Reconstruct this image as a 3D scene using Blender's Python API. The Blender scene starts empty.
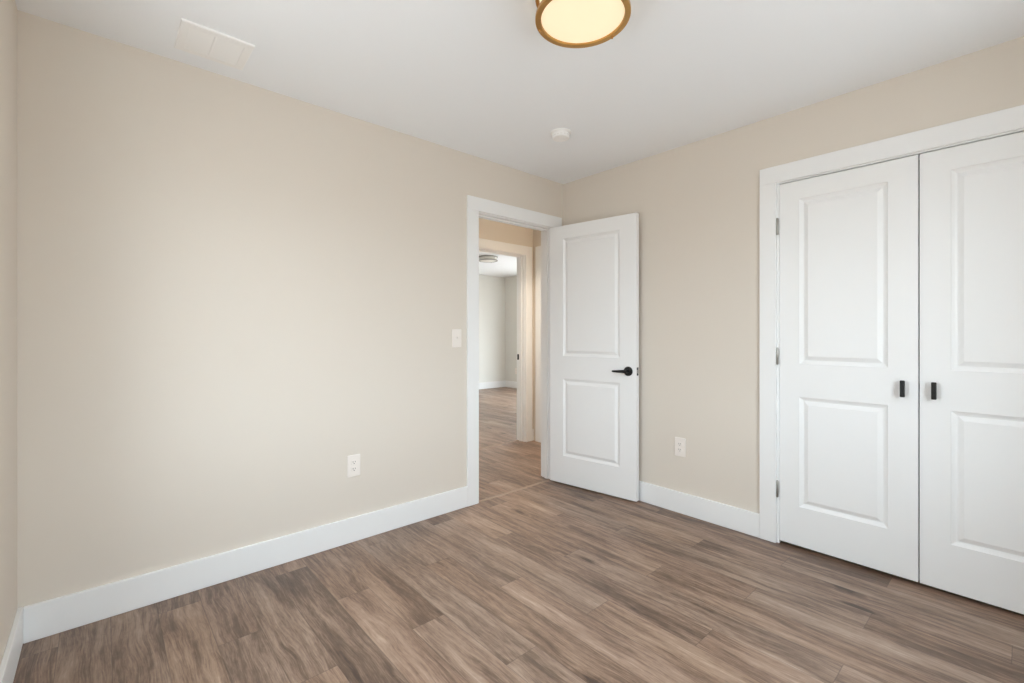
import bpy, bmesh, math
from mathutils import Vector, Matrix

C = bpy.context.scene.collection
SC = bpy.context.scene
PI = math.pi

# ------------------------------------------------------------------ camera
cam_d = bpy.data.cameras.new('camera')
cam = bpy.data.objects.new('camera', cam_d)
C.objects.link(cam)
cam_d.sensor_width = 36.0
cam_d.lens = 460.66 / 1024 * 36.0
cam_d.shift_y = -8.38 / 1024
cam_d.clip_start = 0.02
cam.location = (-2.8913, -2.5962, 1.2)
cam.rotation_euler = (PI / 2, 0, -math.radians(41.725))
SC.camera = cam

# ------------------------------------------------------------------ world and lights
w = bpy.data.worlds.new('daylight')
SC.world = w
w.use_nodes = True
nt = w.node_tree
bg = nt.nodes['Background']
tcw = nt.nodes.new('ShaderNodeTexCoord')
spw = nt.nodes.new('ShaderNodeSeparateXYZ')
rmp = nt.nodes.new('ShaderNodeValToRGB')          # overcast sky above a darker ground
mrw = nt.nodes.new('ShaderNodeMapRange')
mrw.inputs[1].default_value = -1.0; mrw.inputs[2].default_value = 1.0
nt.links.new(tcw.outputs['Generated'], spw.inputs[0])
nt.links.new(spw.outputs[2], mrw.inputs[0])
nt.links.new(mrw.outputs[0], rmp.inputs[0])
e = rmp.color_ramp.elements
e[0].position = 0.0; e[0].color = (0.41, 0.42, 0.42, 1)
e[1].position = 1.0; e[1].color = (0.78, 0.91, 1.01, 1)
k = e.new(0.49); k.color = (0.41, 0.42, 0.42, 1)
k = e.new(0.54); k.color = (0.82, 0.925, 1.0, 1)
nt.links.new(rmp.outputs[0], bg.inputs[0])
bg.inputs[1].default_value = 13.1

def portal(name, loc, rot, sx, sy):               # tells the renderer where the sky looks in
    d = bpy.data.lights.new(name, 'AREA'); d.shape = 'RECTANGLE'; d.size = sx; d.size_y = sy
    d.cycles.is_portal = True
    o = bpy.data.objects.new(name, d); C.objects.link(o)
    o.location = loc; o.rotation_euler = rot
    return o
portal('bedroom_window_portal', (-1.225, -3.19, 1.425), (PI / 2, 0, 0), 0.85, 1.35)
portal('added_rear_window_portal', (-2.55, -3.19, 1.425), (PI / 2, 0, 0), 0.50, 1.35)  # sky portal of the added rear window
portal('added_side_window_portal', (-3.25, -1.20, 1.425), (PI / 2, 0, -PI / 2), 0.80, 1.35)  # sky portal of the added side window
portal('far_room_window_portal', (3.99, 2.75, 1.05), (PI / 2, 0, PI / 2), 2.70, 1.94)

SC.view_settings.view_transform = 'Standard'
SC.view_settings.look = 'None'
SC.view_settings.exposure = 0.0
SC.view_settings.gamma = 1.0
SC.view_settings.use_curve_mapping = False
SC.cycles.max_bounces = 16
SC.cycles.diffuse_bounces = 12
SC.cycles.glossy_bounces = 6
SC.cycles.transparent_max_bounces = 12
SC.cycles.use_denoising = True

# ------------------------------------------------------------------ materials
def lin(r, g, b):
    f = lambda c: (c / 255 / 12.92) if c / 255 <= 0.04045 else ((c / 255 + 0.055) / 1.055) ** 2.4
    return (f(r), f(g), f(b), 1)

def mat(name, col, rough=0.5, metal=0.0, spec=0.5, emit=None, estr=0.0, bump=None):
    m = bpy.data.materials.new(name); m.use_nodes = True
    nt = m.node_tree; b = nt.nodes['Principled BSDF']
    b.inputs['Base Color'].default_value = col
    b.inputs['Roughness'].default_value = rough
    b.inputs['Metallic'].default_value = metal
    b.inputs['Specular IOR Level'].default_value = spec
    if emit:
        b.inputs['Emission Color'].default_value = emit
        b.inputs['Emission Strength'].default_value = estr
    tc = nt.nodes.new('ShaderNodeTexCoord')
    n = nt.nodes.new('ShaderNodeTexNoise')
    sc, st, dist = bump or (60.0, 0.02, 0.0005)
    n.inputs['Scale'].default_value = sc
    n.inputs['Detail'].default_value = 3
    bp = nt.nodes.new('ShaderNodeBump')
    bp.inputs['Strength'].default_value = st
    bp.inputs['Distance'].default_value = dist
    nt.links.new(tc.outputs['Object'], n.inputs['Vector'])
    nt.links.new(n.outputs['Fac'], bp.inputs['Height'])
    nt.links.new(bp.outputs['Normal'], b.inputs['Normal'])
    return m

M_WALL = mat('beige_wall_paint', lin(222, 214, 203), 0.85, spec=0.2, bump=(220, 0.05, 0.0006))
M_GREY = mat('pale_grey_wall_paint', lin(226, 225, 219), 0.85, spec=0.2, bump=(220, 0.05, 0.0006))
M_CEIL = mat('white_ceiling_paint', lin(244, 247, 250), 0.9, spec=0.15, bump=(160, 0.05, 0.0006))
M_TRIM = mat('white_trim_paint', lin(240, 241, 241), 0.38, spec=0.45)
M_DOOR = mat('white_door_paint', lin(240, 241, 241), 0.40, spec=0.45)
M_PLATE = mat('almond_white_plastic', lin(240, 233, 226), 0.35)
M_SMOKE = mat('white_plastic', lin(244, 243, 241), 0.4)
M_VENT = mat('white_enamel', lin(246, 246, 245), 0.4)
M_BLACK = mat('matte_black_metal', lin(26, 25, 24), 0.30, metal=0.2)
M_NICKEL = mat('satin_nickel', lin(168, 166, 160), 0.35, metal=1.0)
M_BRASS = mat('brushed_brass', lin(196, 152, 92), 0.32, metal=1.0)
M_SLOT = mat('dark_slot', lin(70, 64, 60), 0.7)
M_LAMP = mat('lit_opal_glass', lin(200, 190, 170), 0.35, emit=(1.0, 0.83, 0.52, 1), estr=0.67)
M_LAMP_HALL = mat('lit_opal_glass_bright', lin(200, 190, 170), 0.35, emit=(1.0, 0.82, 0.60, 1), estr=0.5)
M_OPAL = mat('opal_glass', lin(236, 234, 226), 0.3)
M_STRIP = mat('tan_transition_strip', lin(150, 130, 114), 0.5)
M_DARK = mat('closet_interior', lin(120, 112, 104), 0.9)

def glass_mat():
    m = bpy.data.materials.new('window_glass'); m.use_nodes = True
    nt = m.node_tree; nt.nodes.clear()
    out = nt.nodes.new('ShaderNodeOutputMaterial')
    mix = nt.nodes.new('ShaderNodeMixShader')
    tr = nt.nodes.new('ShaderNodeBsdfTransparent')
    gl = nt.nodes.new('ShaderNodeBsdfGlossy'); gl.inputs['Roughness'].default_value = 0.02
    mix.inputs[0].default_value = 0.06
    nt.links.new(tr.outputs[0], mix.inputs[1]); nt.links.new(gl.outputs[0], mix.inputs[2])
    nt.links.new(mix.outputs[0], out.inputs[0])
    return m
M_GLASS = glass_mat()

SEED = 17.0
PW, PL, PX, PY = 0.152, 1.215, -0.430, -0.125      # plank width, length, origin of the layout

def floor_mat():
    m = bpy.data.materials.new('vinyl_plank_floor'); m.use_nodes = True
    nt = m.node_tree; N = nt.nodes; L = nt.links
    b = N['Principled BSDF']
    def val(x):
        return x
    def put(sock, x):
        if isinstance(x, (int, float)): sock.default_value = x
        else: L.new(x, sock)
    def ma(op, a, b_=0.0, c=0.0, clamp=False):
        n = N.new('ShaderNodeMath'); n.operation = op; n.use_clamp = clamp
        put(n.inputs[0], a); put(n.inputs[1], b_); put(n.inputs[2], c)
        return n.outputs[0]
    def comb(x, y, z):
        n = N.new('ShaderNodeCombineXYZ')
        put(n.inputs[0], x); put(n.inputs[1], y); put(n.inputs[2], z)
        return n.outputs[0]
    def noise(vec, detail=4, rough=0.55, dist=0.0):
        n = N.new('ShaderNodeTexNoise')
        n.inputs['Scale'].default_value = 1.0; n.inputs['Detail'].default_value = detail
        n.inputs['Roughness'].default_value = rough; n.inputs['Distortion'].default_value = dist
        L.new(vec, n.inputs['Vector'])
        return n.outputs['Fac']
    def ramp(fac, stops):
        n = N.new('ShaderNodeValToRGB'); e = n.color_ramp.elements
        e[0].position, e[0].color = stops[0]; e[1].position, e[1].color = stops[-1]
        for p, c in stops[1:-1]:
            k = e.new(p); k.color = c
        L.new(fac, n.inputs[0])
        return n.outputs['Color']
    def mix(mode, fac, a, b_):
        n = N.new('ShaderNodeMix'); n.data_type = 'RGBA'; n.blend_type = mode
        put(n.inputs['Factor'], fac)
        for s, x in ((n.inputs[6], a), (n.inputs[7], b_)):
            if isinstance(x, tuple): s.default_value = x
            else: L.new(x, s)
        return n.outputs[2]
    tc = N.new('ShaderNodeTexCoord')
    sp = N.new('ShaderNodeSeparateXYZ'); L.new(tc.outputs['Object'], sp.inputs[0])
    X, Y = sp.outputs[0], sp.outputs[1]
    u = ma('DIVIDE', ma('SUBTRACT', X, PX), PW)
    row = ma('FLOOR', u)
    v = ma('DIVIDE', ma('ADD', ma('SUBTRACT', Y, PY), ma('MULTIPLY', row, 0.405)), PL)
    seg = ma('FLOOR', v)
    fu = ma('SUBTRACT', u, row); fv = ma('SUBTRACT', v, seg)
    wn = N.new('ShaderNodeTexWhiteNoise'); wn.noise_dimensions = '2D'
    L.new(comb(ma('ADD', row, SEED), seg, 0), wn.inputs['Vector'])
    rnd = wn.outputs['Value']
    sc3 = N.new('ShaderNodeSeparateColor'); L.new(wn.outputs['Color'], sc3.inputs[0])
    rb, rc = sc3.outputs[1], sc3.outputs[2]
    ox = ma('MULTIPLY', rnd, 37.0); oy = ma('MULTIPLY', rb, 53.0)
    xs = ma('ADD', X, ox); ys = ma('ADD', Y, oy)
    # wandering of the grain
    warp = noise(comb(ma('MULTIPLY', xs, 7.0), ma('MULTIPLY', ys, 2.6), 0), 2)
    xw = ma('ADD', xs, ma('MULTIPLY', ma('SUBTRACT', warp, 0.5), 0.055))
    blotch = noise(comb(ma('MULTIPLY', xw, 11.0), ma('MULTIPLY', ys, 1.7), 3.0), 4, 0.55, 0.35)
    streak = noise(comb(ma('MULTIPLY', xw, 48.0), ma('MULTIPLY', ys, 2.6), 7.0), 5, 0.64, 0.3)
    fine = noise(comb(ma('MULTIPLY', xw, 230.0), ma('MULTIPLY', ys, 11.0), 11.0), 3, 0.65)
    fleck = noise(comb(ma('MULTIPLY', xs, 60.0), ma('MULTIPLY', ys, 22.0), 17.0), 4, 0.7, 0.6)
    # knots: a sparse voronoi field
    vo = N.new('ShaderNodeTexVoronoi'); vo.inputs['Scale'].default_value = 1.0
    L.new(comb(ma('ADD', ma('MULTIPLY', xw, 6.6), ma('MULTIPLY', fleck, 0.25)), ma('ADD', ma('MULTIPLY', ys, 2.3), ma('MULTIPLY', blotch, 0.2)), 5.0), vo.inputs['Vector'])
    vs = N.new('ShaderNodeSeparateColor'); L.new(vo.outputs['Color'], vs.inputs[0])
    has = ma('GREATER_THAN', vs.outputs[0], 0.60)
    kn = N.new('ShaderNodeMapRange'); kn.interpolation_type = 'SMOOTHSTEP'
    L.new(vo.outputs['Distance'], kn.inputs[0])
    kn.inputs[1].default_value = 0.02; kn.inputs[2].default_value = 0.24
    kn.inputs[3].default_value = 1.0; kn.inputs[4].default_value = 0.0
    knot = ma('MULTIPLY', kn.outputs[0], has)
    t = ma('ADD', ma('MULTIPLY', blotch, 0.36), 0.050)
    t = ma('ADD', t, ma('MULTIPLY', streak, 0.38))
    t = ma('ADD', t, ma('MULTIPLY', fine, 0.22))
    t = ma('ADD', t, ma('MULTIPLY', fleck, 0.12))
    t = ma('ADD', t, ma('MULTIPLY', ma('SUBTRACT', rnd, 0.5), 0.075))
    # growth rings that swirl around each knot
    ring = ma('SINE', ma('ADD', ma('MULTIPLY', vo.outputs['Distance'], 62.0), ma('MULTIPLY', streak, 9.0)))
    rf = N.new('ShaderNodeMapRange'); rf.interpolation_type = 'SMOOTHSTEP'
    L.new(vo.outputs['Distance'], rf.inputs[0])
    rf.inputs[1].default_value = 0.06; rf.inputs[2].default_value = 0.50
    rf.inputs[3].default_value = 1.0; rf.inputs[4].default_value = 0.0
    t = ma('ADD', t, ma('MULTIPLY', ma('MULTIPLY', ring, rf.outputs[0]), ma('MULTIPLY', has, 0.022)))
    t = ma('SUBTRACT', t, ma('MULTIPLY', knot, ma('MULTIPLY', fleck, 0.42)))
    col = ramp(t, [(0.43, lin(66, 48, 38)), (0.535, lin(106, 84, 69)), (0.61, lin(139, 115, 98)),
                   (0.69, lin(162, 139, 121)), (0.80, lin(190, 170, 152))])
    # planks lean to red, tan or grey
    hue = ramp(rc, [(0.0, (0.98, 0.99, 1.0, 1)), (0.35, (1.0, 1.0, 1.0, 1)), (0.65, (1.03, 0.985, 0.965, 1)), (1.0, (1.03, 0.995, 0.945, 1))])
    col = mix('MULTIPLY', 1.0, col, hue)
    # seams
    eu = ma('MULTIPLY', ma('MINIMUM', fu, ma('SUBTRACT', 1.0, fu)), PW)
    ev = ma('MULTIPLY', ma('MINIMUM', fv, ma('SUBTRACT', 1.0, fv)), PL)
    ed = ma('MINIMUM', eu, ev)
    mr = N.new('ShaderNodeMapRange'); L.new(ed, mr.inputs[0])
    mr.inputs[1].default_value = 0.0004; mr.inputs[2].default_value = 0.0022
    mr.inputs[3].default_value = 0.5; mr.inputs[4].default_value = 0.0
    col = mix('MIX', mr.outputs[0], col, lin(72, 58, 48))
    L.new(col, b.inputs['Base Color'])
    rr = ma('ADD', 0.34, ma('MULTIPLY', streak, 0.14))
    L.new(rr, b.inputs['Roughness'])
    b.inputs['Specular IOR Level'].default_value = 0.62
    bp = N.new('ShaderNodeBump'); bp.inputs['Strength'].default_value = 0.18; bp.inputs['Distance'].default_value = 0.002
    hgt = ma('ADD', ma('MULTIPLY', streak, 0.5), ma('MULTIPLY', fine, 0.35))
    hgt = ma('SUBTRACT', hgt, mr.outputs[0])
    L.new(hgt, bp.inputs['Height'])
    L.new(bp.outputs['Normal'], b.inputs['Normal'])
    return m
M_FLOOR = floor_mat()

# ------------------------------------------------------------------ helpers
def link(name, bm, m, parent=None, smooth=False, bevel=0.0, seg=2):
    bmesh.ops.remove_doubles(bm, verts=bm.verts, dist=1e-5)
    bmesh.ops.recalc_face_normals(bm, faces=bm.faces)
    me = bpy.data.meshes.new(name); bm.to_mesh(me); bm.free()
    me.materials.append(m)
    if smooth:
        for p in me.polygons: p.use_smooth = True
        me.set_sharp_from_angle(angle=math.radians(40))
    o = bpy.data.objects.new(name, me); C.objects.link(o)
    if parent: o.parent = parent
    if bevel:
        md = o.modifiers.new('bevel', 'BEVEL'); md.width = bevel; md.segments = seg
        md.limit_method = 'ANGLE'; md.angle_limit = math.radians(50)
    return o

def tag(o, label=None, cat=None, group=None, kind=None):
    if label: o['label'] = label
    if cat: o['category'] = cat
    if group: o['group'] = group
    if kind: o['kind'] = kind
    return o

def empty(name, loc, rotz, label, cat, group=None, kind=None):
    o = bpy.data.objects.new(name, None); C.objects.link(o)
    o.empty_display_size = 0.05
    o.location = loc; o.rotation_euler = (0, 0, rotz)
    return tag(o, label, cat, group, kind)

def box(bm, x0, x1, y0, y1, z0, z1):
    vs = [bm.verts.new(p) for p in ((x0, y0, z0), (x1, y0, z0), (x1, y1, z0), (x0, y1, z0),
                                    (x0, y0, z1), (x1, y0, z1), (x1, y1, z1), (x0, y1, z1))]
    for f in ((0, 3, 2, 1), (4, 5, 6, 7), (0, 1, 5, 4), (1, 2, 6, 5), (2, 3, 7, 6), (3, 0, 4, 7)):
        bm.faces.new([vs[i] for i in f])
    return bm

def boxes(*bs):
    bm = bmesh.new()
    for b in bs: box(bm, *b)
    return bm

def lathe(prof, n=48, axis='Z', at=(0, 0, 0)):
    """prof: (radius, height) pairs; a closed solid when both ends sit on the axis."""
    bm = bmesh.new(); rings = []
    def P(r, h, a):
        x, y = r * math.cos(a), r * math.sin(a)
        v = {'Z': (x, y, h), 'X': (h, x, y), 'Y': (x, h, y)}[axis]
        return (v[0] + at[0], v[1] + at[1], v[2] + at[2])
    for r, h in prof:
        if r < 1e-6: rings.append([bm.verts.new(P(0, h, 0))])
        else: rings.append([bm.verts.new(P(r, h, 2 * PI * k / n)) for k in range(n)])
    for A, B in zip(rings, rings[1:]):
        for k in range(n):
            j = (k + 1) % n
            q = [A[k % len(A)], A[j % len(A)], B[j % len(B)], B[k % len(B)]]
            q2 = []
            for v in q:
                if v not in q2: q2.append(v)
            if len(q2) > 2: bm.faces.new(q2)
    return bm

def tube(path, radii, n=16):
    bm = bmesh.new(); rings = []
    for i, p in enumerate(path):
        p = Vector(p)
        a = Vector(path[max(i - 1, 0)]); c = Vector(path[min(i + 1, len(path) - 1)])
        d = (c - a).normalized()
        up = Vector((0, 0, 1)) if abs(d.z) < 0.9 else Vector((1, 0, 0))
        s = d.cross(up).normalized(); t = s.cross(d)
        r = radii[i]; rx, ry = r if isinstance(r, tuple) else (r, r)
        rings.append([bm.verts.new(p + s * rx * math.cos(2 * PI * k / n) + t * ry * math.sin(2 * PI * k / n)) for k in range(n)])
    for A, B in zip(rings, rings[1:]):
        for k in range(n): bm.faces.new((A[k], A[(k + 1) % n], B[(k + 1) % n], B[k]))
    bm.faces.new(rings[0][::-1]); bm.faces.new(rings[-1])
    return bm

def wall_slab(axis, a0, a1, t0, t1, z0, z1, holes):
    """a wall running along 'x' or 'y' between a0 and a1, thick from t0 to t1, with (a0,a1,z0,z1) holes"""
    A = sorted({a0, a1, *[h[0] for h in holes], *[h[1] for h in holes]})
    Z = sorted({z0, z1, *[h[2] for h in holes], *[h[3] for h in holes]})
    full = {}
    for i in range(len(A) - 1):
        for k in range(len(Z) - 1):
            ca, cz = (A[i] + A[i + 1]) / 2, (Z[k] + Z[k + 1]) / 2
            full[i, k] = not any(h[0] < ca < h[1] and h[2] < cz < h[3] for h in holes)
    bm = bmesh.new()
    def P(a, t, z): return bm.verts.new((a, t, z) if axis == 'x' else (t, a, z))
    def q(*ps): bm.faces.new([P(*p) for p in ps])
    for (i, k), f in full.items():
        if not f: continue
        b0, b1, y0, y1 = A[i], A[i + 1], Z[k], Z[k + 1]
        q((b0, t0, y0), (b1, t0, y0), (b1, t0, y1), (b0, t0, y1))
        q((b0, t1, y0), (b0, t1, y1), (b1, t1, y1), (b1, t1, y0))
        if not full.get((i - 1, k)): q((b0, t0, y0), (b0, t0, y1), (b0, t1, y1), (b0, t1, y0))
        if not full.get((i + 1, k)): q((b1, t0, y0), (b1, t1, y0), (b1, t1, y1), (b1, t0, y1))
        if not full.get((i, k - 1)): q((b0, t0, y0), (b0, t1, y0), (b1, t1, y0), (b1, t0, y0))
        if not full.get((i, k + 1)): q((b0, t0, y1), (b1, t0, y1), (b1, t1, y1), (b0, t1, y1))
    return bm

H = 2.447
XC = -3.1326       # surface of the wall beside the camera
YD = -3.05         # surface of the window wall behind the camera
YH = 1.10          # hall wall opposite the bedroom door
XS = 0.72          # end wall of the hall
XF, YF = 3.86, 5.20  # far room's right and back walls

# ------------------------------------------------------------------ shell
def struct(name, bm, m, label, cat, **k):
    return tag(link(name, bm, m, **k), label, cat, kind='structure')

struct('floor', boxes((-3.26, 4.0, -3.2, 5.34, -0.12, 0.0)), M_FLOOR,
       'brown wood-look plank floor running through bedroom, hall and far room', 'floor')
struct('ceiling', boxes((-3.26, 4.0, -3.2, 5.34, H, H + 0.1)), M_CEIL, 'flat white ceiling over the bedroom and beyond', 'ceiling')
struct('wall_left', wall_slab('x', -3.26, 0.84, 0.0, 0.114, 0, H, [(-0.922, -0.122, 0, 2.074)]), M_WALL,
       'long beige wall on the left with the open doorway at its end', 'wall')
struct('wall_right', wall_slab('y', -3.2, 0.0, 0.0, 0.114, 0, H, [(-2.873, -1.628, 0, 2.074)]), M_WALL,
       'beige wall on the right holding the white double closet doors', 'wall')
ADDED_SIDE_WIN = (-1.60, -0.80, 0.75, 2.10)  # unseen side window, added to brighten the right wall, door and floor
struct('wall_near_left', wall_slab('y', YD, 0.0, -3.26, XC, 0, H, [ADDED_SIDE_WIN]), M_WALL, 'sliver of beige wall at the left edge of the photo', 'wall')
WIN = (-1.65, -0.80, 0.75, 2.10)
ADDED_REAR_WIN = (-2.80, -2.30, 0.75, 2.10)  # unseen second rear window, added to lift the dark left side
struct('wall_rear', wall_slab('x', -3.26, 0.114, -3.2, YD, 0, H, [WIN, ADDED_REAR_WIN]), M_WALL, 'beige window wall behind the camera', 'wall')
struct('wall_hall_far', wall_slab('x', -2.32, 4.0, YH, 1.22, 0, H, [(-0.192, 0.615, 0, 2.074)]), M_WALL,
       'beige hall wall facing the bedroom, with the far doorway', 'wall')
struct('wall_hall_end', boxes((XS, XS + 0.12, 0.114, YH, 0, H)), M_WALL, 'beige end wall of the hall behind the open door', 'wall')
struct('wall_hall_left', boxes((-2.32, -2.2, 0.114, YH, 0, H)), M_WALL, 'beige wall closing the hall on the left', 'wall')
struct('wall_far_back', boxes((-1.2, 4.0, YF, YF + 0.14, 0, H)), M_GREY, 'pale grey back wall of the far room', 'wall')
FWIN = (1.40, 4.10, 0.08, 2.02)
struct('wall_far_right', wall_slab('y', 1.22, YF, XF, XF + 0.14, 0, H, [FWIN]), M_GREY, 'pale grey right wall of the far room', 'wall')
struct('wall_far_left', boxes((-1.2, -1.06, 1.22, YF, 0, H)), M_GREY, 'pale grey left wall of the far room', 'wall')
struct('wall_closet', boxes((0.70, XS, -3.2, 0.0, 0, H), (0.114, 0.70, -1.30, -1.22, 0, H), (0.114, 0.70, -3.2, -3.12, 0, H)), M_DARK,
       'dark inside of the closet behind the double doors', 'wall')

# baseboards: flat boards with an eased top edge
BB, BT = 0.140, 0.016
def board(name, label, b):
    struct(name, boxes(b), M_TRIM, label, 'baseboard', bevel=0.003)
board('baseboard_left', 'long white baseboard under the left beige wall', (XC + BT, -1.000, -BT, 0, 0, BB))
board('baseboard_right', 'white baseboard between the open door and the closet casing', (-BT, 0, -1.548, -0.0001, 0, BB))
board('baseboard_corner', 'stub of white baseboard in the corner behind the open door', (-0.036, -BT, -BT, 0, 0, BB))
board('baseboard_near_left', 'white baseboard at the bottom left edge of the photo', (XC, XC + BT, YD + BT, 0, 0, BB))
board('baseboard_rear', 'white baseboard under the window behind the camera', (XC, 0, YD, YD + BT, 0, BB))
board('baseboard_hall', 'short white baseboard in the hall corner right of the far doorway', (0.692, XS, YH - BT, YH, 0, BB - 0.012))
board('baseboard_hall_left', 'white baseboard of the hall wall left of the far doorway', (-2.2, -0.27, YH - BT, YH, 0, BB - 0.012))
board('baseboard_far_back', 'white baseboard under the back wall of the far room', (-1.06, XF, YF - BT, YF, 0, BB))
board('baseboard_far_right', 'white baseboard under the right wall of the far room', (XF - BT, XF, 1.22, YF - BT, 0, BB))

# ------------------------------------------------------------------ door casings (trim)
CT = 0.018
def casing(name, label, axis, o0, o1, face, out, depth, top=2.057, cw=0.0965, rvs=0.006, stop=None, both=False, skip_right=False):
    """o0,o1: jamb faces; face: wall surface the casing lies on; out: -1/+1 side it stands out to;
    depth: other surface of the wall."""
    r = tag(empty(name, (0, 0, 0), 0, label, 'door trim'), kind='structure')
    def B(a0, a1, t0, t1, z0, z1):
        t0, t1 = min(t0, t1), max(t0, t1)
        return (a0, a1, t0, t1, z0, z1) if axis == 'x' else (t0, t1, a0, a1, z0, z1)
    rv = 0.006
    sides = [(face, out)] + ([(depth, -out)] if both else [])
    for f, s in sides:
        f2 = f + s * CT
        link('side_casing', boxes(B(o0 - rvs - cw, o0 - rvs, f, f2, 0, top + rv)), M_TRIM, r, bevel=0.0025)
        link('side_casing', boxes(B(o1 + rvs, o1 + rvs + cw, f, f2, 0, top + rv)), M_TRIM, r, bevel=0.0025)
        link('head_casing', boxes(B(o0 - rvs - cw, o1 + rvs + cw, f, f2, top + rv, top + rv + 0.0965)), M_TRIM, r, bevel=0.0025)
    link('jamb', boxes(B(o0 - 0.019, o0, face, depth, 0, top), B(o1, o1 + 0.019, face, depth, 0, top),
                       B(o0 - 0.019, o1 + 0.019, face, depth, top, top + 0.016)), M_TRIM, r, bevel=0.001)
    if stop:
        s0, s1 = stop
        link('door_stop', boxes(B(o0, o0 + 0.011, s0, s1, 0, top - 0.011), B(o1 - 0.011, o1, s0, s1, 0, top - 0.011),
                                B(o0, o1, s0, s1, top - 0.011, top)), M_TRIM, r, bevel=0.002)
    return r

casing('trim_1', 'white casing around the open bedroom doorway', 'x', -0.898, -0.140, 0.0, -1, 0.114, top=2.054, cw=0.096, stop=(0.040, 0.075), both=True)
casing('trim_2', 'wide white casing around the double closet doors', 'y', -2.8527, -1.648, 0.0, -1, 0.114, top=2.052, cw=0.0875, rvs=0.012, stop=(0.05, 0.08))
casing('trim_3', 'cream lit white casing around the far doorway across the hall', 'x', -0.172, 0.592, YH, -1, 1.22, top=2.054, cw=0.094, stop=(1.145, 1.18), both=True)
casing('trim_4', 'white casing on the end wall of the hall, edge on in the gap', 'y', 0.185, 0.945, XS, -1, XS + 0.05, top=2.054, cw=0.094)

# ------------------------------------------------------------------ door leaves
PROF = [(0.0, 0.0), (0.003, 0.0035), (0.012, 0.0085), (0.0200, 0.0110), (0.028, 0.0078), (0.038, 0.0030), (0.042, 0.0012)]
def leaf_bm(wd, z0, z1, th, xl, xr, panels):
    """leaf in local space: x from 0 (hinge) to wd, faces at y=0 and y=th"""
    bm = bmesh.new()
    xs = sorted([0, xl, xr, wd])
    zs = [z0] + [z for p in panels for z in p] + [z1]
    for y, s in ((0.0, 1), (th, -1)):
        for i in range(3):
            for k in range(len(zs) - 1):
                a, b, c, d = xs[i], xs[i + 1], zs[k], zs[k + 1]
                if i == 1 and k % 2 == 1:
                    prev = None
                    for off, dep in PROF:
                        ring = [bm.verts.new((px, y + s * dep, pz)) for px, pz in
                                ((a + off, c + off), (b - off, c + off), (b - off, d - off), (a + off, d - off))]
                        if prev:
                            for q in range(4):
                                bm.faces.new((prev[q], prev[(q + 1) % 4], ring[(q + 1) % 4], ring[q]))
                        prev = ring
                    bm.faces.new(prev)
                else:
                    bm.faces.new([bm.verts.new((px, y, pz)) for px, pz in ((a, c), (b, c), (b, d), (a, d))])
    for a, b in zip(xs, xs[1:]):
        for z in (z0, z1):
            bm.faces.new([bm.verts.new(p) for p in ((a, 0, z), (b, 0, z), (b, th, z), (a, th, z))])
    for c, d in zip(zs, zs[1:]):
        for x in (xs[0], xs[-1]):
            bm.faces.new([bm.verts.new(p) for p in ((x, 0, c), (x, 0, d), (x, th, d), (x, th, c))])
    return bm

def hinge_bm(x, y, z, r=0.0055, h=0.089, leaf=None):
    bm = lathe([(0, z - h / 2 - 0.004), (r * 0.6, z - h / 2 - 0.004), (r, z - h / 2), (r, z + h / 2), (r * 0.6, z + h / 2 + 0.004), (0, z + h / 2 + 0.004)],
               14, 'Z', (x, y, 0))
    if leaf: box(bm, *leaf, z - h / 2, z + h / 2)
    return bm

TH = 0.035
# open bedroom door: visible face starts at (-0.180,-0.022), runs to (-0.081,-0.755)
P0 = Vector((-0.1805, -0.018, 0)); P1 = Vector((-0.0790, -0.759, 0))
dv = (P1 - P0); ang = math.atan2(dv.y, dv.x)
d1 = empty('door_1', P0, ang, 'white two-panel bedroom door standing open with black lever', 'door', kind='structure')
# local +x along the leaf; local +y points to the right wall, so the seen face is y = 0
WD = dv.length
TD = 0.040
link('door_leaf', leaf_bm(WD, 0.012, 2.050, TD, 0.127, 0.619, [(0.230, 0.840), (1.020, 1.947)]), M_DOOR, d1, bevel=0.0016)
def lever(y, s, par):
    h = link('door_handle', lathe([(0, y), (0.0335, y), (0.0335, y + s * 0.006), (0.031, y + s * 0.009), (0.0125, y + s * 0.010),
                                   (0.0115, y + s * 0.045), (0.0125, y + s * 0.052), (0, y + s * 0.054)], 40, 'Y', (0.686, 0, 0.928)), M_BLACK, par, smooth=True)
    tag(h, 'matte black lever handle on a round rose')
    link('lever', tube([(0.692, y + s * 0.046, 0.928), (0.672, y + s * 0.047, 0.928), (0.650, y + s * 0.048, 0.9275), (0.62, y + s * 0.048, 0.927),
                        (0.60, y + s * 0.047, 0.9265), (0.5865, y + s * 0.045, 0.926), (0.580, y + s * 0.043, 0.926)],
                       [(0.009, 0.0125), (0.009, 0.012), (0.008, 0.0105), (0.0065, 0.0085), (0.006, 0.0075), (0.006, 0.0075), (0.004, 0.005)]), M_BLACK, h, smooth=True)
lever(0.0, -1, d1)
lever(TD, 1, d1)
lp = link('latch_plate', boxes((WD - 0.002, WD + 0.0012, 0.005, 0.030, 0.900, 0.957)), M_BLACK, d1)
bm = bmesh.new(); v = [bm.verts.new(p) for p in ((WD, 0.010, 0.917), (WD, 0.025, 0.917), (WD, 0.025, 0.940), (WD, 0.010, 0.940),
      (WD + 0.010, 0.021, 0.917), (WD + 0.010, 0.025, 0.917), (WD + 0.010, 0.025, 0.940), (WD + 0.010, 0.021, 0.940))]
for f in ((0, 1, 2, 3), (4, 5, 6, 7), (0, 1, 5, 4), (1, 2, 6, 5), (2, 3, 7, 6), (3, 0, 4, 7)): bm.faces.new([v[i] for i in f])
link('latch_bolt', bm, M_NICKEL, lp)
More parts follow.
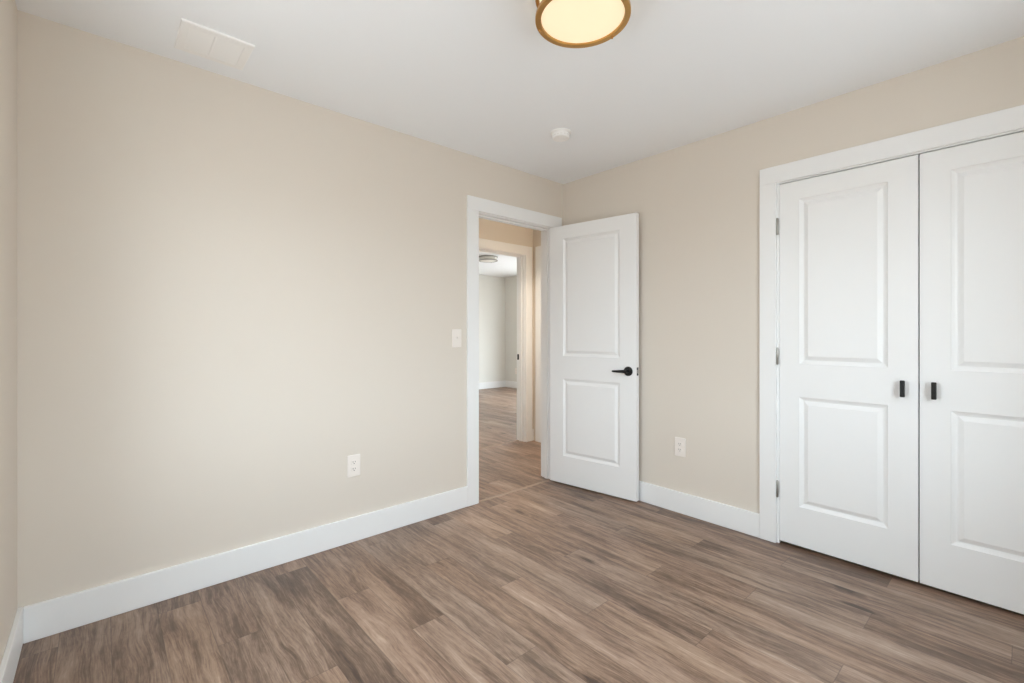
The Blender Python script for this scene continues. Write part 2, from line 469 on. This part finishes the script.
for z in (0.335, 1.065, 1.795):
    link('hinge', hinge_bm(-0.006, TD + 0.007, z, leaf=(-0.0022, 0.0, 0.006, TD + 0.007)), M_NICKEL, d1, smooth=True)

# closet leaves, closed: faces flush with the wall
def pull(yc, par, sx):
    h = link('door_handle', boxes((-0.0095 + yc, 0.0095 + yc, -0.040, -0.026, 0.894, 0.974)), M_BLACK, par, bevel=0.004, seg=3)
    tag(h, 'small vertical black bar pull')
    for z in (0.910, 0.958):
        link('post', lathe([(0.005, 0.0), (0.005, -0.027)], 12, 'Y', (yc, 0, z)), M_BLACK, h, smooth=True)
CW = 0.5985
# left leaf: local x runs from its hinge toward the room's front (-y world), local y runs into the wall (+x world)
d2 = empty('door_2', (0.0, -1.6493, 0), -PI / 2, 'white closet door on the left of the pair, black pull at its right edge', 'door', group=None, kind='structure')
link('door_leaf', leaf_bm(CW, 0.018, 2.047, TH, 0.100, 0.486, [(0.236, 0.845), (1.030, 1.946)]), M_DOOR, d2, bevel=0.0014)
pull(0.545, d2, 1)
for z in (0.311, 1.069, 1.809):
    link('hinge', hinge_bm(-0.0085, -0.009, z, 0.006), M_NICKEL, d2, smooth=True)
d3 = empty('door_3', (0.0, -1.6493 - 2 * CW - 0.005, 0), -PI / 2, 'white closet door on the right of the pair, cut by the photo edge', 'door', kind='structure')
link('door_leaf', leaf_bm(-CW, 0.018, 2.047, TH, -0.100, -0.490, [(0.236, 0.845), (1.030, 1.946)]), M_DOOR, d3, bevel=0.0014)
pull(-CW + 0.0535, d3, -1)
for z in (0.311, 1.069, 1.809):
    link('hinge', hinge_bm(0.0085, -0.009, z, 0.006), M_NICKEL, d3, smooth=True)
# closed door in the hall's end wall
d4 = empty('door_4', (XS - 0.001, 0.942, 0), -PI / 2, 'white closed door in the end wall of the hall', 'door', kind='structure')
link('door_leaf', leaf_bm(0.754, 0.012, 2.050, TH, 0.127, 0.627, [(0.230, 0.840), (1.020, 1.947)]), M_DOOR, d4, bevel=0.0014)
lever_h = link('door_handle', lathe([(0, 0), (0.0335, 0), (0.0335, -0.006), (0.031, -0.009), (0.0125, -0.010), (0.0115, -0.045), (0, -0.054)], 32, 'Y', (0.688, 0, 0.928)), M_BLACK, d4, smooth=True)
link('lever', tube([(0.694, -0.046, 0.928), (0.63, -0.048, 0.927), (0.567, -0.043, 0.926)], [(0.009, 0.012), (0.0065, 0.0085), (0.005, 0.006)]), M_BLACK, lever_h, smooth=True)

# black strike plate in the far doorway's right jamb
sp_ = tag(link('strike_plate', boxes((0.5895, 0.592, 1.192, 1.219, 0.902, 0.964)), M_BLACK, bevel=0.0005), 'small black strike plate in the right jamb of the far doorway', 'strike plate')

# transition strips on the floor in the two doorways
def strip(x0, x1, y, label):
    bm = bmesh.new()
    pr = [(-0.013, 0.0), (-0.011, 0.002), (-0.004, 0.004), (0.004, 0.004), (0.011, 0.002), (0.013, 0.0)]
    A = [bm.verts.new((x0, y + a, b)) for a, b in pr]; B = [bm.verts.new((x1, y + a, b)) for a, b in pr]
    for k in range(6): bm.faces.new((A[k], A[(k + 1) % 6], B[(k + 1) % 6], B[k]))
    bm.faces.new(A); bm.faces.new(B)
    return tag(link('transition_strip', bm, M_STRIP), label, 'floor strip')
strip(-0.898, -0.140, 0.008, 'thin tan floor strip across the open bedroom doorway')
strip(-0.172, 0.592, 1.20, 'thin floor strip across the far doorway beyond the hall')

# ------------------------------------------------------------------ windows (all out of frame; two in the bedroom are added for light)
def window(name, label, axis, hole, inner, outer, s):
    """inner: room-side surface, outer: outside surface, s: direction from outside into the room"""
    a0, a1, z0, z1 = hole
    r = tag(empty(name, (0, 0, 0), 0, label, 'window'), kind='structure')
    def B(b0, b1, t0, t1, y0, y1):
        t0, t1 = min(t0, t1), max(t0, t1)
        return (b0, b1, t0, t1, y0, y1) if axis == 'x' else (t0, t1, b0, b1, y0, y1)
    t = outer + s * 0.03; t2 = t + s * 0.05; mid = (a0 + a1) / 2
    link('window_frame', boxes(B(a0, a0 + 0.04, t, t2, z0, z1), B(a1 - 0.04, a1, t, t2, z0, z1), B(a0 + 0.04, a1 - 0.04, t, t2, z0, z0 + 0.04),
         B(a0 + 0.04, a1 - 0.04, t, t2, z1 - 0.04, z1), B(mid - 0.03, mid + 0.03, t, t2, z0 + 0.04, z1 - 0.04)), M_TRIM, r)
    tm = (t + t2) / 2
    link('window_pane', boxes(B(a0 + 0.04, mid - 0.03, tm - 0.002, tm + 0.002, z0 + 0.04, z1 - 0.04)), M_GLASS, r)
    link('window_pane', boxes(B(mid + 0.03, a1 - 0.04, tm - 0.002, tm + 0.002, z0 + 0.04, z1 - 0.04)), M_GLASS, r)
    f, f2 = inner, inner + s * CT
    link('window_casing', boxes(B(a0 - 0.095, a0, f, f2, z0 - 0.095, z1 + 0.095), B(a1, a1 + 0.095, f, f2, z0 - 0.095, z1 + 0.095),
         B(a0, a1, f, f2, z1, z1 + 0.095), B(a0, a1, f, f2, z0 - 0.095, z0)), M_TRIM, r, bevel=0.002)
    return r
window('window_1', 'white framed window in the wall behind the camera, nearer the closet', 'x', WIN, YD, -3.2, 1)
window('added_window_4', 'added white framed fill-light window behind the camera, nearer the corner', 'x', ADDED_REAR_WIN, YD, -3.2, 1)
window('added_window_3', 'added white framed fill-light window in the wall beside the camera', 'y', ADDED_SIDE_WIN, XC, -3.26, 1)
window('window_2', 'white framed window in the right wall of the far room', 'y', FWIN, XF, XF + 0.14, -1)

# ------------------------------------------------------------------ wall plates
def rounded(w_, h_, r, y0, y1, n=6, at=(0, 0), cut=None):
    """rounded rectangle in x,z, extruded from y0 to y1"""
    bm = bmesh.new(); pts = []
    for cx, cz, a in ((w_ / 2 - r, h_ / 2 - r, 0), (-w_ / 2 + r, h_ / 2 - r, PI / 2), (-w_ / 2 + r, -h_ / 2 + r, PI), (w_ / 2 - r, -h_ / 2 + r, 1.5 * PI)):
        for k in range(n + 1):
            t = a + PI / 2 * k / n
            pts.append((at[0] + cx + r * math.cos(t), at[1] + cz + r * math.sin(t)))
    A = [bm.verts.new((x, y0, z)) for x, z in pts]; B = [bm.verts.new((x, y1, z)) for x, z in pts]
    m = len(pts)
    for k in range(m): bm.faces.new((A[k], A[(k + 1) % m], B[(k + 1) % m], B[k]))
    bm.faces.new(A); bm.faces.new(B)
    return bm

def screw(par, z, y):
    link('screw', lathe([(0.0034, y), (0.0034, y - 0.0006), (0.0022, y - 0.0014), (0, y - 0.0015)], 14, 'Y', (0, 0, z)), M_PLATE, par, smooth=True)

def outlet(loc, rz, label):
    r = empty('wall_outlet', loc, rz, label, 'outlet', group='duplex wall outlets')
    link('cover_plate', rounded(0.078, 0.125, 0.006, 0.0, -0.0065), M_PLATE, r, bevel=0.003)
    for s in (1, -1):
        q = link('receptacle', rounded(0.034, 0.029, 0.012, -0.004, -0.0085, at=(0, s * 0.0195)), M_PLATE, r, bevel=0.0008)
        for dx, hh in ((-0.0065, 0.0085), (0.0065, 0.007)):
            link('slot', boxes((dx - 0.0013, dx + 0.0013, -0.0089, -0.0083, s * 0.0195 + 0.004 - hh / 2, s * 0.0195 + 0.004 + hh / 2)), M_SLOT, q)
        link('ground_hole', lathe([(0.0027, -0.0083), (0.0027, -0.0089), (0, -0.0089)], 12, 'Y', (0, 0, s * 0.0195 - 0.0065)), M_SLOT, q)
    screw(r, 0, -0.0065)
    return r
outlet((-1.803, 0, 0.435), 0, 'white duplex outlet low on the long left wall')
outlet((0, -1.0465, 0.439), -PI / 2, 'white duplex outlet between the open door and the closet')
outlet((XF, 4.83, 0.37), -PI / 2, 'tiny white outlet on the far room wall seen through both doorways')

sw = empty('light_switch', (-1.083, 0, 1.165), 0, 'white toggle light switch beside the bedroom doorway casing', 'light switch')
link('cover_plate', rounded(0.076, 0.125, 0.006, 0.0, -0.0065), M_PLATE, sw, bevel=0.003)
link('toggle_slot', boxes((-0.0052, 0.0052, -0.0070, -0.0060, -0.012, 0.012)), M_PLATE, sw)
bm = bmesh.new(); v = [bm.verts.new(p) for p in ((-0.004, -0.0065, -0.007), (0.004, -0.0065, -0.007), (0.004, -0.0065, 0.008), (-0.004, -0.0065, 0.008),
      (-0.0033, -0.019, 0.006), (0.0033, -0.019, 0.006), (0.0033, -0.017, 0.013), (-0.0033, -0.017, 0.013))]
for f in ((0, 1, 2, 3), (4, 5, 6, 7), (0, 1, 5, 4), (1, 2, 6, 5), (2, 3, 7, 6), (3, 0, 4, 7)): bm.faces.new([v[i] for i in f])
link('toggle', bm, M_PLATE, sw, bevel=0.0008)
screw(sw, 0.030, -0.0065); screw(sw, -0.030, -0.0065)

# ------------------------------------------------------------------ ceiling register
vx0, vx1, vy0, vy1 = -2.655, -2.394, -0.366, -0.122
vr = empty('air_register', ((vx0 + vx1) / 2, (vy0 + vy1) / 2, H), 0, 'white square air register in the ceiling above the left wall', 'air vent')
hx, hy = (vx1 - vx0) / 2, (vy1 - vy0) / 2
bm = bmesh.new(); prev = None
for ix, z in ((0.0, 0.0), (0.0, -0.004), (0.003, -0.0075), (0.031, -0.0090), (0.034, -0.0085), (0.035, -0.004), (0.035, 0.0)):
    ring = [bm.verts.new((sx * (hx - ix), sy * (hy - ix), z)) for sx, sy in ((-1, -1), (1, -1), (1, 1), (-1, 1))]
    if prev:
        for q in range(4): bm.faces.new((prev[q], prev[(q + 1) % 4], ring[(q + 1) % 4], ring[q]))
    prev = ring
link('frame', bm, M_VENT, vr)
link('divider', boxes((-0.012, -0.004, -hy + 0.034, hy - 0.034, -0.0085, -0.001)), M_VENT, vr, bevel=0.001)
link('damper', boxes((-hx + 0.034, hx - 0.034, -hy + 0.034, hy - 0.034, -0.0015, 0.0)), M_VENT, vr)
nsl = 14
pitch = (2 * hy - 0.072) / nsl
for k in range(nsl):
    yy = -hy + 0.036 + pitch * (k + 0.5)
    for xa, xb in ((-hx + 0.0345, -0.012), (-0.004, hx - 0.0345)):
        bm = bmesh.new()
        pr = [(-pitch * 0.53, -0.0055), (pitch * 0.53, -0.0073), (pitch * 0.53, -0.0080), (-pitch * 0.53, -0.0062)]
        A = [bm.verts.new((xa, yy + a, b)) for a, b in pr]; B = [bm.verts.new((xb, yy + a, b)) for a, b in pr]
        for q in range(4): bm.faces.new((A[q], A[(q + 1) % 4], B[(q + 1) % 4], B[q]))
        bm.faces.new(A); bm.faces.new(B)
        link('louvre', bm, M_VENT, vr)

# ------------------------------------------------------------------ smoke detector
sd = empty('smoke_detector', (-0.758, -0.661, H), 0, 'small round white smoke detector on the ceiling near the corner', 'smoke detector')
link('base', lathe([(0, 0), (0.064, 0), (0.064, -0.005), (0.060, -0.009), (0, -0.009)], 48), M_SMOKE, sd, smooth=True)
link('cover', lathe([(0, -0.008), (0.054, -0.008), (0.054, -0.030), (0.051, -0.037), (0.044, -0.040), (0.043, -0.0385), (0.030, -0.0385), (0.029, -0.0405), (0, -0.0415)], 48), M_SMOKE, sd, smooth=True)
bm = bmesh.new()
for k in range(16):
    a = 2 * PI * k / 16
    b = bmesh.new(); box(b, 0.0535, 0.0545, -0.007, 0.007, -0.028, -0.024)
    bmesh.ops.rotate(b, verts=b.verts, cent=(0, 0, 0), matrix=Matrix.Rotation(a, 3, 'Z'))
    me = bpy.data.meshes.new('tmp'); b.to_mesh(me); b.free(); bm.from_mesh(me); bpy.data.meshes.remove(me)
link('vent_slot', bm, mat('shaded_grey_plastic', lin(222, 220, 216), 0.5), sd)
link('test_button', lathe([(0, -0.041), (0.010, -0.041), (0.010, -0.0432), (0, -0.0436)], 24, 'Z', (0.022, 0.010, 0)), M_SMOKE, sd, smooth=True)

# ------------------------------------------------------------------ flush-mount ceiling lights
def flush_light(loc, label, metal, glass, R, zb, bowl, rot, cat='ceiling light'):
    """zb: height of the lower ring's underside below the ceiling"""
    r = empty('ceiling_light', loc, rot, label, cat, group='flush mount ceiling lights')
    link('canopy', lathe([(0, 0), (R - 0.03, 0), (R - 0.03, -0.012), (0, -0.012)], 64), metal, r, smooth=True)
    link('upper_ring', lathe([(R - 0.012, -0.004), (R, -0.004), (R, -0.020), (R - 0.012, -0.020), (R - 0.012, -0.004)], 96), metal, r, smooth=True)
    rw = 0.021
    link('lower_ring', lathe([(R - rw, -zb + 0.016), (R - 0.002, -zb + 0.016), (R, -zb + 0.013), (R, -zb + 0.002), (R - 0.002, -zb), (R - rw + 0.002, -zb), (R - rw, -zb + 0.002), (R - rw, -zb + 0.016)], 96), metal, r, smooth=True)
    g = R - 0.016
    link('glass_shade', lathe([(0, -0.013), (g, -0.013), (g, -zb + 0.0165), (R - rw - 0.001, -zb + 0.0160), (R - rw - 0.001, -zb + 0.008)] +
                              [((R - rw - 0.001) * c, -zb + 0.008 - bowl * (1 - c * c)) for c in (0.93, 0.8, 0.6, 0.4, 0.2)] + [(0, -zb + 0.008 - bowl)], 96), glass, r, smooth=True)
    for k in range(3):
        a = k * 2 * PI / 3
        c, s = math.cos(a), math.sin(a)
        b = lathe([(0, -zb + 0.014), (0.0035, -zb + 0.014), (0.0035, -0.010), (0, -0.010)], 12, 'Z', ((R - 0.004) * c, (R - 0.004) * s, 0))
        p = link('post', b, metal, r, smooth=True)
        link('finial', lathe([(0, -zb - 0.006), (0.003, -zb - 0.0055), (0.0042, -zb - 0.003), (0.0042, -zb + 0.0005), (0, -zb + 0.0005)], 14, 'Z', ((R - 0.0075) * c, (R - 0.0075) * s, 0)), metal, p, smooth=True)
    return r
flush_light((-1.580, -1.512, H), 'lit round brass ceiling light in the bedroom', M_BRASS, M_LAMP, 0.172, 0.102, 0.0, math.radians(-4))
flush_light((1.81, 3.26, H), 'unlit nickel ringed ceiling light in the far room', M_NICKEL, M_OPAL, 0.158, 0.075, 0.02, math.radians(30))
flush_light((0.05, 0.36, H), 'lit brass ceiling light in the hall', M_BRASS, M_LAMP_HALL, 0.172, 0.102, 0.0, 0)
hd = bpy.data.lights.new('hall_lamp_light', 'AREA'); hd.shape = 'DISK'; hd.size = 0.28
hd.energy = 15; hd.spread = math.radians(128); hd.color = (1.0, 0.88, 0.74)
ho = bpy.data.objects.new('hall_lamp_light', hd); C.objects.link(ho); ho.location = (0.05, 0.36, H - 0.0965)
